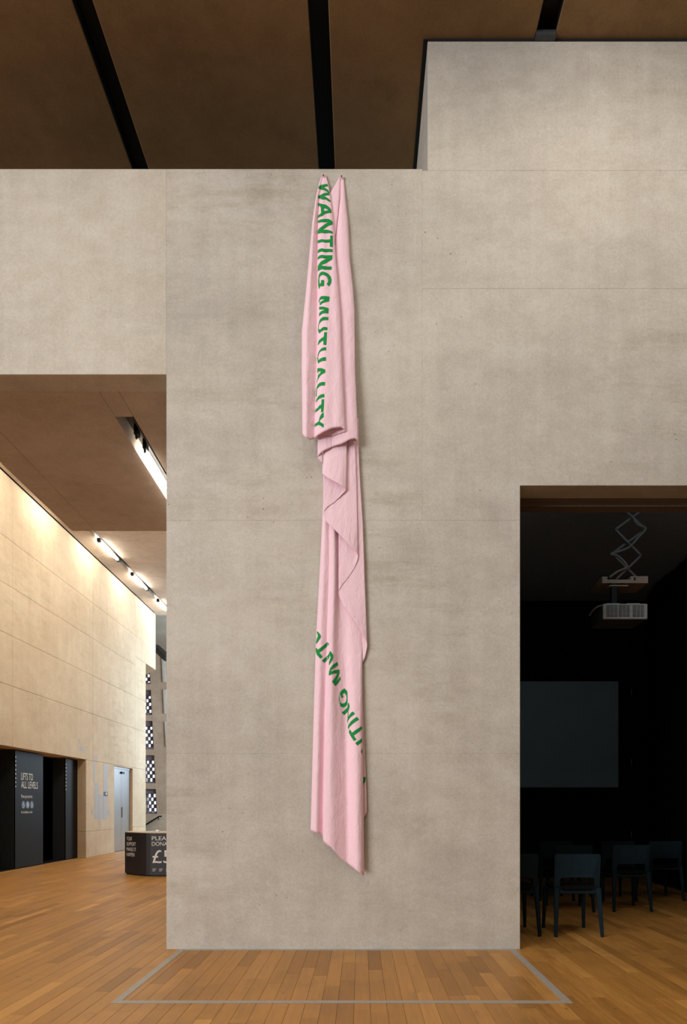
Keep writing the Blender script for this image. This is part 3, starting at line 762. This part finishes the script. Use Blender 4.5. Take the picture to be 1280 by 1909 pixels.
# ------------------------------------------------------------------ pink cloth
ban = root('fabric_banner', ((620 - VX) / F_PX * WY, WY, 4.0)); tag(ban, 'long pink cloth with green lettering hanging in folds from two nails', 'banner')
B0 = Vector(ban.location)
def loft(cols, ytop, rows, sub=5, jitter=0.003, seed=0):
    """cols: functions y -> (x px, depth off the wall), hem y.  Returns a bmesh of the hanging sheet."""
    bm = NB(); grid = []
    hems = [c[1] for c in cols]
    nC = len(cols)
    def cr(v, i, t):
        p0, p1, p2, p3 = v[max(i - 1, 0)], v[i], v[i + 1], v[min(i + 2, nC - 1)]
        return 0.5 * (2 * p1 + (p2 - p0) * t + (2 * p0 - 5 * p1 + 4 * p2 - p3) * t * t + (3 * p1 - p0 - 3 * p2 + p3) * t ** 3)
    ss = [(i, k / sub) for i in range(nC - 1) for k in range(sub)] + [(nC - 2, 1.0)]
    for (i, t) in ss:
        hem = lerp(hems[i], hems[i + 1], t)
        colv = []
        for r_ in range(rows + 1):
            y = lerp(ytop, hem, r_ / rows)
            pts = [c[0](y) for c in cols]
            x = cr([p[0] for p in pts], i, t); d = cr([p[1] for p in pts], i, t)
            nz = noise.noise(Vector((x * 0.09 + seed, y * 0.022, seed * 3.1))) + 0.5 * noise.noise(Vector((x * 0.2 + y * 0.07, y * 0.06, seed)))
            d = max(0.006, d + jitter * nz)
            if r_ == rows: y += 0.8 * noise.noise(Vector((x * 0.35, seed, 5.0)))
            colv.append(bm.verts.new(P(x, y, WY - d) - B0))
        grid.append(colv)
    for a, c in zip(grid, grid[1:]):
        for r_ in range(rows): bm.faces.new((a[r_], c[r_], c[r_ + 1], a[r_ + 1]))
    return bm
def merge(bms):
    out = bmesh.new()
    for b_ in bms:
        m_ = bpy.data.meshes.new('tmp'); b_.to_mesh(m_); b_.free(); out.from_mesh(m_); bpy.data.meshes.remove(m_)
    return out
sheets = []
# front left panel
Y1 = [326, 345, 372, 414, 481, 535, 577, 618, 690, 748, 808]
lft = [599.5, 593.6, 587.8, 581.9, 576, 571, 566.8, 562.6, 562.4, 563, 563.5]
rgt = [606.5, 612, 616.2, 620.8, 625.2, 630, 633.2, 634.7, 637.2, 640, 642.8]
fold = [601, 599, 595, 592.5, 591.5, 591.8, 592, 592.5, 591, 589, 587]
base1 = [0.016, 0.032, 0.050, 0.070, 0.092, 0.108, 0.118, 0.128, 0.146, 0.158, 0.168]
amp1 = [0.05, 0.25, 0.45, 0.7, 0.9, 1, 1, 1, 1, 1, 1]
def col1(fx_, rel):
    def f(y):
        l_, r_, v_ = table(Y1, lft, y), table(Y1, rgt, y), table(Y1, fold, y)
        return fx_(l_, r_, v_), table(Y1, base1, y) + rel * table(Y1, amp1, y)
    return f
c1 = [(col1(lambda l, r, v: l + 0.10 * (r - l), -0.055), 812),
      (col1(lambda l, r, v: l, -0.030), 808.6), (col1(lambda l, r, v: lerp(l, v, 0.26), 0.012), 815.3), (col1(lambda l, r, v: lerp(l, v, 0.62), -0.012), 819.8),
      (col1(lambda l, r, v: v - 1.0, -0.046), 817.5), (col1(lambda l, r, v: v + 1.5, -0.016), 814.5), (col1(lambda l, r, v: lerp(v, r, 0.28), 0.016), 805.5),
      (col1(lambda l, r, v: lerp(v, r, 0.60), 0.006), 798.0), (col1(lambda l, r, v: lerp(v, r, 0.85), 0.002), 796.4), (col1(lambda l, r, v: r, -0.018), 801.5),
      (col1(lambda l, r, v: lerp(v, r, 0.93), -0.034), 805.5), (col1(lambda l, r, v: lerp(v, r, 0.62), -0.044), 812.0), (col1(lambda l, r, v: lerp(v, r, 0.22), -0.046), 812.0)]
sheets.append(loft(c1, 326, 120, seed=1))
# right panel
Y2 = [328, 345, 372, 409, 442, 484, 534, 576, 618, 697, 748, 790, 822]
rg2 = [639.3, 641.4, 644, 648, 649.8, 651.6, 657.0, 660.3, 660.8, 661.8, 664, 666, 666.8]
lf2 = [634, 624, 608, 603, 602, 601, 600, 598, 597, 595, 594, 593, 592]
cv2 = [636, 634.2, 632.6, 629, 625, 622, 620, 619, 618, 618, 618, 618, 618]
ba2 = [0.014, 0.020, 0.028, 0.035, 0.040, 0.046, 0.054, 0.060, 0.068, 0.086, 0.098, 0.108, 0.114]
am2 = [0.05, 0.3, 0.7, 1, 1, 1, 1, 1, 1, 1, 1, 1, 1]
cs2 = [0.0, 0.6, 1, 1, 1, 0.5, 0.2, 0.1, 0.05, 0.0, 0, 0, 0]
def col2(fx_, rel, cre=0.0):
    def f(y):
        l_, r_, v_ = table(Y2, lf2, y), table(Y2, rg2, y), table(Y2, cv2, y)
        return fx_(l_, r_, v_), table(Y2, ba2, y) + rel * table(Y2, am2, y) + cre * table(Y2, cs2, y)
    return f
c2 = [(col2(lambda l, r, v: min(l + 8.5, v - 3), -0.020), 864), (col2(lambda l, r, v: l, -0.010), 852), (col2(lambda l, r, v: lerp(l, v, 0.42), 0.0), 840.5),
      (col2(lambda l, r, v: v - 2.0, 0.0), 834.5), (col2(lambda l, r, v: v, -0.004, -0.022), 834), (col2(lambda l, r, v: v + 2.2, 0.0), 832.8),
      (col2(lambda l, r, v: lerp(v, r, 0.38), 0.012), 827.5), (col2(lambda l, r, v: lerp(v, r, 0.68), 0.010), 819.5), (col2(lambda l, r, v: lerp(v, r, 0.88), 0.002), 817.8), (col2(lambda l, r, v: r, -0.018), 822),
      (col2(lambda l, r, v: lerp(v, r, 0.80), -0.034), 823)]
sheets.append(loft(c2, 328, 130, seed=2))
# zig-zag cascade of the hem
def cx(pairs, d, hem, flare=0.0):
    ys = [p[0] for p in pairs]; xs = [p[1] for p in pairs]
    def f(y):
        t = min(1, max(0, (y - hem + 90) / 90)); return (table(ys, xs, y), d + flare * t * t)
    return (f, hem)
cc = [cx([(800, 603), (845, 602), (883, 600.5)], 0.080, 882.5, 0.010), cx([(800, 611), (890, 610)], 0.092, 890, 0.016), cx([(800, 622)], 0.097, 897, 0.018), cx([(800, 636)], 0.095, 905.5, 0.016), cx([(800, 643), (911, 642)], 0.091, 910.0, 0.008),
      cx([(800, 646.2), (911, 644.6)], 0.084, 912.5), cx([(800, 636)], 0.077, 923.5, -0.004), cx([(800, 622)], 0.073, 937.5, -0.004), cx([(800, 610)], 0.071, 945.5), cx([(800, 602.6)], 0.067, 957),
      cx([(800, 608)], 0.060, 972, 0.010), cx([(800, 620)], 0.061, 983.5, 0.018), cx([(800, 634)], 0.062, 998, 0.020), cx([(800, 650)], 0.061, 1015.5, 0.018), cx([(823, 658), (1030, 662)], 0.058, 1028, 0.010),
      cx([(823, 661.5), (900, 664), (1035, 666.8)], 0.053, 1038), cx([(800, 656), (1000, 660)], 0.048, 1060, -0.004), cx([(800, 647)], 0.046, 1080, -0.004), cx([(800, 634)], 0.045, 1097), cx([(800, 631.6)], 0.043, 1108),
      cx([(800, 640)], 0.038, 1128.5, 0.010), cx([(800, 652)], 0.040, 1146, 0.016), cx([(800, 662), (1160, 664)], 0.040, 1162, 0.016), cx([(790, 652), (823, 664), (902, 668), (1078, 673), (1182, 675)], 0.038, 1183, 0.010),
      cx([(790, 655), (823, 667), (902, 671), (978, 676), (1078, 679.4), (1165, 682.6), (1200, 683.8)], 0.033, 1201), cx([(790, 653), (823, 665), (1078, 676), (1226, 680)], 0.024, 1226), cx([(790, 650), (823, 660), (1078, 670), (1240, 674)], 0.018, 1240)]
sheets.append(loft(cc, 790, 90, sub=5, jitter=0.0025, seed=3))
# long tail
Y6 = [780, 900, 1060, 1200, 1350, 1500, 1632]
tx6 = {'e': [606, 604.2, 596, 588.5, 584, 580, 576.5], 'r1': [609, 608.5, 603, 597.5, 593, 590, 588], 'g': [614, 614, 613, 609, 604.5, 601.5, 600.5], 'gb': [615, 615, 614.5, 611, 606.5, 603.5, 602.5],
       'r2': [622, 623, 623, 620, 617, 617, 617], 'v': [630, 630.5, 631.3, 630.5, 632.5, 635, 636], 'v2': [636, 637, 638, 643, 646, 648, 650], 'r3': [650, 652, 655, 656, 660, 663, 664], 'f': [662, 664, 668, 670, 671, 672, 673], 'e2': [668, 670, 674, 674.6, 675.5, 677.3, 678.5]}
td6 = {'e': [0.014, 0.014, 0.014, 0.016, 0.020, 0.024, 0.026], 'r1': [0.030, 0.036, 0.044, 0.052, 0.062, 0.070, 0.072], 'g': [0.024, 0.026, 0.028, 0.028, 0.026, 0.022, 0.020], 'gb': [0.028, 0.032, 0.036, 0.044, 0.056, 0.068, 0.070],
       'r2': [0.034, 0.040, 0.052, 0.064, 0.080, 0.096, 0.100], 'v': [0.014, 0.010, 0.008, 0.022, 0.042, 0.056, 0.060], 'v2': [0.010, 0.010, 0.010, 0.010, 0.014, 0.030, 0.040], 'r3': [0.016, 0.016, 0.020, 0.030, 0.070, 0.090, 0.096], 'f': [0.016, 0.016, 0.018, 0.026, 0.068, 0.082, 0.088], 'e2': [0.012, 0.012, 0.014, 0.022, 0.040, 0.052, 0.056]}
hem6 = {'e': 1547.8, 'r1': 1552, 'g': 1557.5, 'gb': 1569, 'r2': 1579.5, 'v': 1601, 'v2': 1611.5, 'r3': 1623, 'f': 1629.5, 'e2': 1632.5}
c6 = [((lambda k: (lambda y: (table(Y6, tx6[k], y), table(Y6, td6[k], y))))(k), hem6[k]) for k in ('e', 'r1', 'g', 'gb', 'r2', 'v', 'v2', 'r3', 'f', 'e2')]
sheets.append(loft(c6, 780, 150, sub=6, jitter=0.003, seed=4))
# strip peeping out behind the tail on the right
Y7 = [1235, 1320, 1407, 1474, 1526]
c7 = [(lambda y: (665, 0.014), 1530), (lambda y: (table(Y7, [672, 674, 676.5, 677, 677], y), 0.024), 1526), (lambda y: (table(Y7, [674, 676, 679.5, 682.6, 683.4], y), 0.022), 1514)]
sheets.append(loft(c7, 1235, 50, sub=4, jitter=0.001, seed=5))
cloth_bm = merge(sheets)
bmesh.ops.recalc_face_normals(cloth_bm, faces=cloth_bm.faces)
bvh = BVHTree.FromBMesh(cloth_bm)
cloth = link('cloth', cloth_bm, 'pink', ban, True)
sm = cloth.modifiers.new('thickness', 'SOLIDIFY'); sm.thickness = 0.0022; sm.offset = 0

K = 15.91
def zc(ox, oy, pts, k=K): return [(ox + x / k, oy + y / k) for x, y in pts]
A0, B1, C0, D1, F0, G0, H0 = (585, 335), (585, 445), (575, 550), (575, 665), (575, 1165), (620, 1270), (620, 1370)
letters = [
 (zc(*A0, [(115,210),(200,165),(290,145),(395,128),(420,200),(360,210),(290,235),(380,280),(435,330),(460,390),(455,470),(380,470),(280,492),(360,520),(430,568),(490,625),(487,672),(410,635),(345,592),(240,590),(120,545),(118,482),(200,455),(300,402),(420,385),(365,352),(300,315),(215,300),(115,265)]), None),
 (zc(*A0, [(115,690),(230,720),(370,755),(450,820),(505,890),(522,985),(400,1000),(320,1020),(250,1080),(180,1105),(120,1140),(125,1065),(210,1000),(215,970),(205,830),(180,785),(118,780)]), zc(*A0, [(295,845),(360,865),(430,905),(350,925),(300,940)])),
 (zc(*A0, [(120,1215),(220,1180),(340,1165),(430,1170),(510,1210),(555,1260),(550,1335),(440,1370),(340,1430),(265,1490),(370,1490),(480,1510),(552,1550),(555,1605),(450,1585),(340,1595),(210,1585),(115,1610),(115,1510),(180,1430),(270,1365),(350,1300),(430,1262),(330,1265),(230,1265),(125,1285)]), None),
 (zc(*A0, [(485,1655),(555,1670),(555,2000),(470,1990),(470,1870),(340,1868),(240,1855),(115,1890),(115,1805),(230,1768),(340,1785),(480,1770)]), None),
 (zc(*B1, [(115,355),(160,310),(230,290),(330,310),(450,305),(552,320),(550,400),(440,395),(330,405),(230,385),(160,405),(115,440)]), None),
 (zc(*B1, [(115,555),(170,500),(240,480),(330,500),(440,495),(545,495),(540,620),(440,675),(340,735),(250,775),(225,800),(280,810),(400,830),(525,830),(522,925),(400,920),(300,925),(230,905),(115,970),(118,830),(160,740),(220,670),(300,630),(380,590),(300,590),(230,575),(160,595),(115,635)]), None),
 (zc(*B1, [(250,975),(350,1005),(440,1060),(500,1140),(522,1230),(505,1330),(440,1420),(375,1345),(415,1290),(420,1215),(390,1140),(330,1095),(260,1075),(195,1105),(165,1160),(165,1260),(175,1350),(208,1320),(215,1230),(300,1230),(305,1300),(297,1412),(190,1412),(155,1505),(130,1400),(128,1250),(140,1100),(180,1010)]), None),
 (zc(*C0, [(340,70),(380,38),(480,32),(625,55),(605,195),(530,205),(420,245),(345,310),(330,270),(345,215),(400,180),(480,135),(400,130),(335,145),(325,230),(310,240),(305,170)]), None),
 (zc(*C0, [(320,350),(420,345),(500,365),(595,400),(585,548),(480,540),(400,560),(310,635),(315,555),(350,500),(410,465),(480,448),(400,430),(315,435)]), None),
 (zc(*C0, [(325,755),(370,690),(440,650),(585,660),(578,745),(480,745),(400,770),(330,840),(305,900),(300,1000),(345,1030),(400,975),(460,945),(560,965),(550,1050),(460,1040),(400,1075),(310,1145),(285,1060),(290,900),(305,840)]), None),
 (zc(*C0, [(465,1105),(545,1105),(525,1480),(440,1480),(440,1355),(380,1380),(330,1430),(280,1495),(275,1420),(310,1350),(370,1290),(450,1240)]), None),
 (zc(*C0, [(525,1550),(518,1640),(430,1648),(350,1680),(310,1740),(288,1830),(290,1935),(350,1890),(430,1850),(515,1845),(510,1955),(430,1955),(350,1985),(285,2035),(265,1950),(260,1840),(285,1730),(330,1640),(390,1580),(450,1555)]), None),
 (zc(*D1, [(260,340),(370,340),(450,365),(495,390),(495,475),(430,505),(370,545),(320,610),(270,690),(245,790),(243,740),(275,620),(278,560),(330,500),(375,445),(290,440),(285,520),(272,480),(262,430)]), None),
 (zc(*D1, [(275,830),(330,775),(400,750),(490,755),(480,860),(400,855),(330,880),(262,950),(252,1000),(245,1190),(225,1195),(228,1000),(240,920)]), None),
 (zc(*D1, [(300,1170),(360,1125),(465,1105),(465,1205),(400,1215),(320,1250),(275,1290),(230,1365),(220,1290),(250,1240)]), None),
 (zc(*D1, [(385,1270),(460,1265),(455,1450),(440,1645),(370,1650),(370,1525),(330,1550),(270,1610),(200,1655),(205,1570),(270,1520),(320,1450),(380,1415)]), None),
 ([(601,769.5),(603,769.3),(603.3,777.5),(598.8,781),(595.8,784.2),(596.2,786.6),(599,788.2),(603.2,790.7),(602.8,797.7),(597.5,794),(593.5,792),(590,794),(586,796.4),(586.5,790.5),(591,787.8),(594,785.5),(594.8,781.5),(597,775)], None),
 (zc(*F0, [(260,185),(320,245),(368,330),(350,400),(300,470),(230,575),(222,530),(240,430),(275,350),(275,290),(248,230)]), None),
 (zc(*F0, [(555,505),(610,575),(450,715),(325,825),(410,945),(345,1000),(250,890),(215,790),(218,690),(240,680),(275,740),(400,640)]), None),
 (zc(*F0, [(640,770),(690,830),(730,910),(720,1000),(690,1070),(640,1150),(610,1200),(605,1120),(625,1040),(655,970),(630,890),(610,970),(560,1040),(455,1125),(390,1050),(480,980),(560,920),(605,860)]), None),
 (zc(*F0, [(845,1095),(875,1190),(790,1250),(700,1320),(650,1385),(760,1345),(905,1320),(915,1420),(880,1540),(815,1680),(940,1530),(945,1620),(870,1730),(790,1815),(690,1680),(780,1560),(850,1430),(740,1440),(600,1505),(605,1400),(640,1280),(720,1180)]), None),
 (zc(*G0, [(345,215),(400,260),(435,310),(440,450),(440,620),(430,690),(370,755),(290,775),(220,740),(200,640),(215,620),(260,660),(340,655),(390,600),(410,510),(400,420),(360,365),(325,350),(285,385),(300,430),(315,465),(255,500),(215,400),(205,350),(260,265)]), None),
 (zc(*G0, [(180,420),(195,420),(210,560),(215,640),(200,640),(185,540)]), None),
 (zc(*G0, [(460,630),(480,660),(505,720),(490,820),(460,900),(400,945),(330,1005),(265,925),(350,860),(430,780),(445,690)]), None),
 (zc(*G0, [(450,900),(470,900),(460,1010),(448,1100),(437,1080)]), None),
 (zc(*G0, [(600,895),(660,965),(580,1030),(510,1090),(460,1170),(435,1250),(435,1130),(455,1060),(500,990),(550,930)]), None),
 (zc(*G0, [(715,1055),(780,1135),(680,1200),(580,1280),(510,1350),(460,1430),(450,1350),(480,1270),(540,1190),(620,1120)]), None),
 (zc(*G0, [(515,1430),(575,1525),(700,1430),(860,1330),(868,1415),(760,1510),(630,1610),(700,1725),(635,1780),(540,1640),(480,1520),(485,1460)]), None),
 (zc(*G0, [(862,1685),(866,1800),(725,1905),(665,1835)]), None),
 (zc(*H0, [(872,380),(872,580),(830,500)]), None),
 (zc(*H0, [(900,1260),(965,1240),(978,1300),(955,1400),(900,1490)]), None)]
eye = Vector((0, 0, EYE)) - B0
for outer, hole in letters:
    loops = [[Vector((p[0], p[1], 0)) for p in outer]] + ([[Vector((p[0], p[1], 0)) for p in hole]] if hole else [])
    flat = [v for l_ in loops for v in l_]
    bm = NB(); vs_ = [bm.verts.new(v) for v in flat]
    for t3 in tessellate_polygon(loops):
        try: bm.faces.new([vs_[i] for i in t3])
        except ValueError: pass
    for _ in range(4):
        lg = [e for e in bm.edges if e.calc_length() > 2.2]
        if not lg: break
        bmesh.ops.subdivide_edges(bm, edges=lg, cuts=1); bmesh.ops.triangulate(bm, faces=bm.faces)
    bad = []
    for v in bm.verts:
        d = (P(v.co.x, v.co.y, WY) - B0 - eye).normalized()
        h = bvh.ray_cast(eye, d)
        if h[0] is None: bad.append(v)
        else:
            n_ = h[1] if h[1].dot(d) < 0 else -h[1]
            v.co = h[0] + n_ * 0.0022 - d * 0.0012
    if bad: bmesh.ops.delete(bm, geom=bad, context='VERTS')
    for f in bm.faces:
        f.normal_update()
        if f.normal.dot(f.calc_center_median() - eye) > 0: f.normal_flip()
    o = link('letter', bm, 'green', ban, True)
# nails through the two tips
for k, (px, py) in enumerate(((602.6, 326.6), (636.3, 328.2))):
    p = P(px, py, WY - 0.03); p.y = WY
    nl = root('nail', p); tag(nl, ['steel nail through the lettered tip of the pink cloth', 'steel nail through the plain tip of the pink cloth'][k], 'nail')
    link('shank', tube(NB(), [(0, 0.01, 0), (0, -0.030, 0)], 0.003, 8), 'nail', nl)
    link('nail_head', tube(NB(), [(0, -0.030, 0), (0, -0.034, 0)], 0.0045, 12), 'nail', nl)
    b = NB()
    for j in range(16):
        a0, a1 = 2 * math.pi * j / 16, 2 * math.pi * (j + 1) / 16
        bar(b, (0.014 * math.cos(a0), -0.026, 0.014 * math.sin(a0)), (0.014 * math.cos(a1), -0.026, 0.014 * math.sin(a1)), 0.006, 0.003, (0, 1, 0))
    tag(link('eyelet', b, 'brass', nl), kind='stuff')
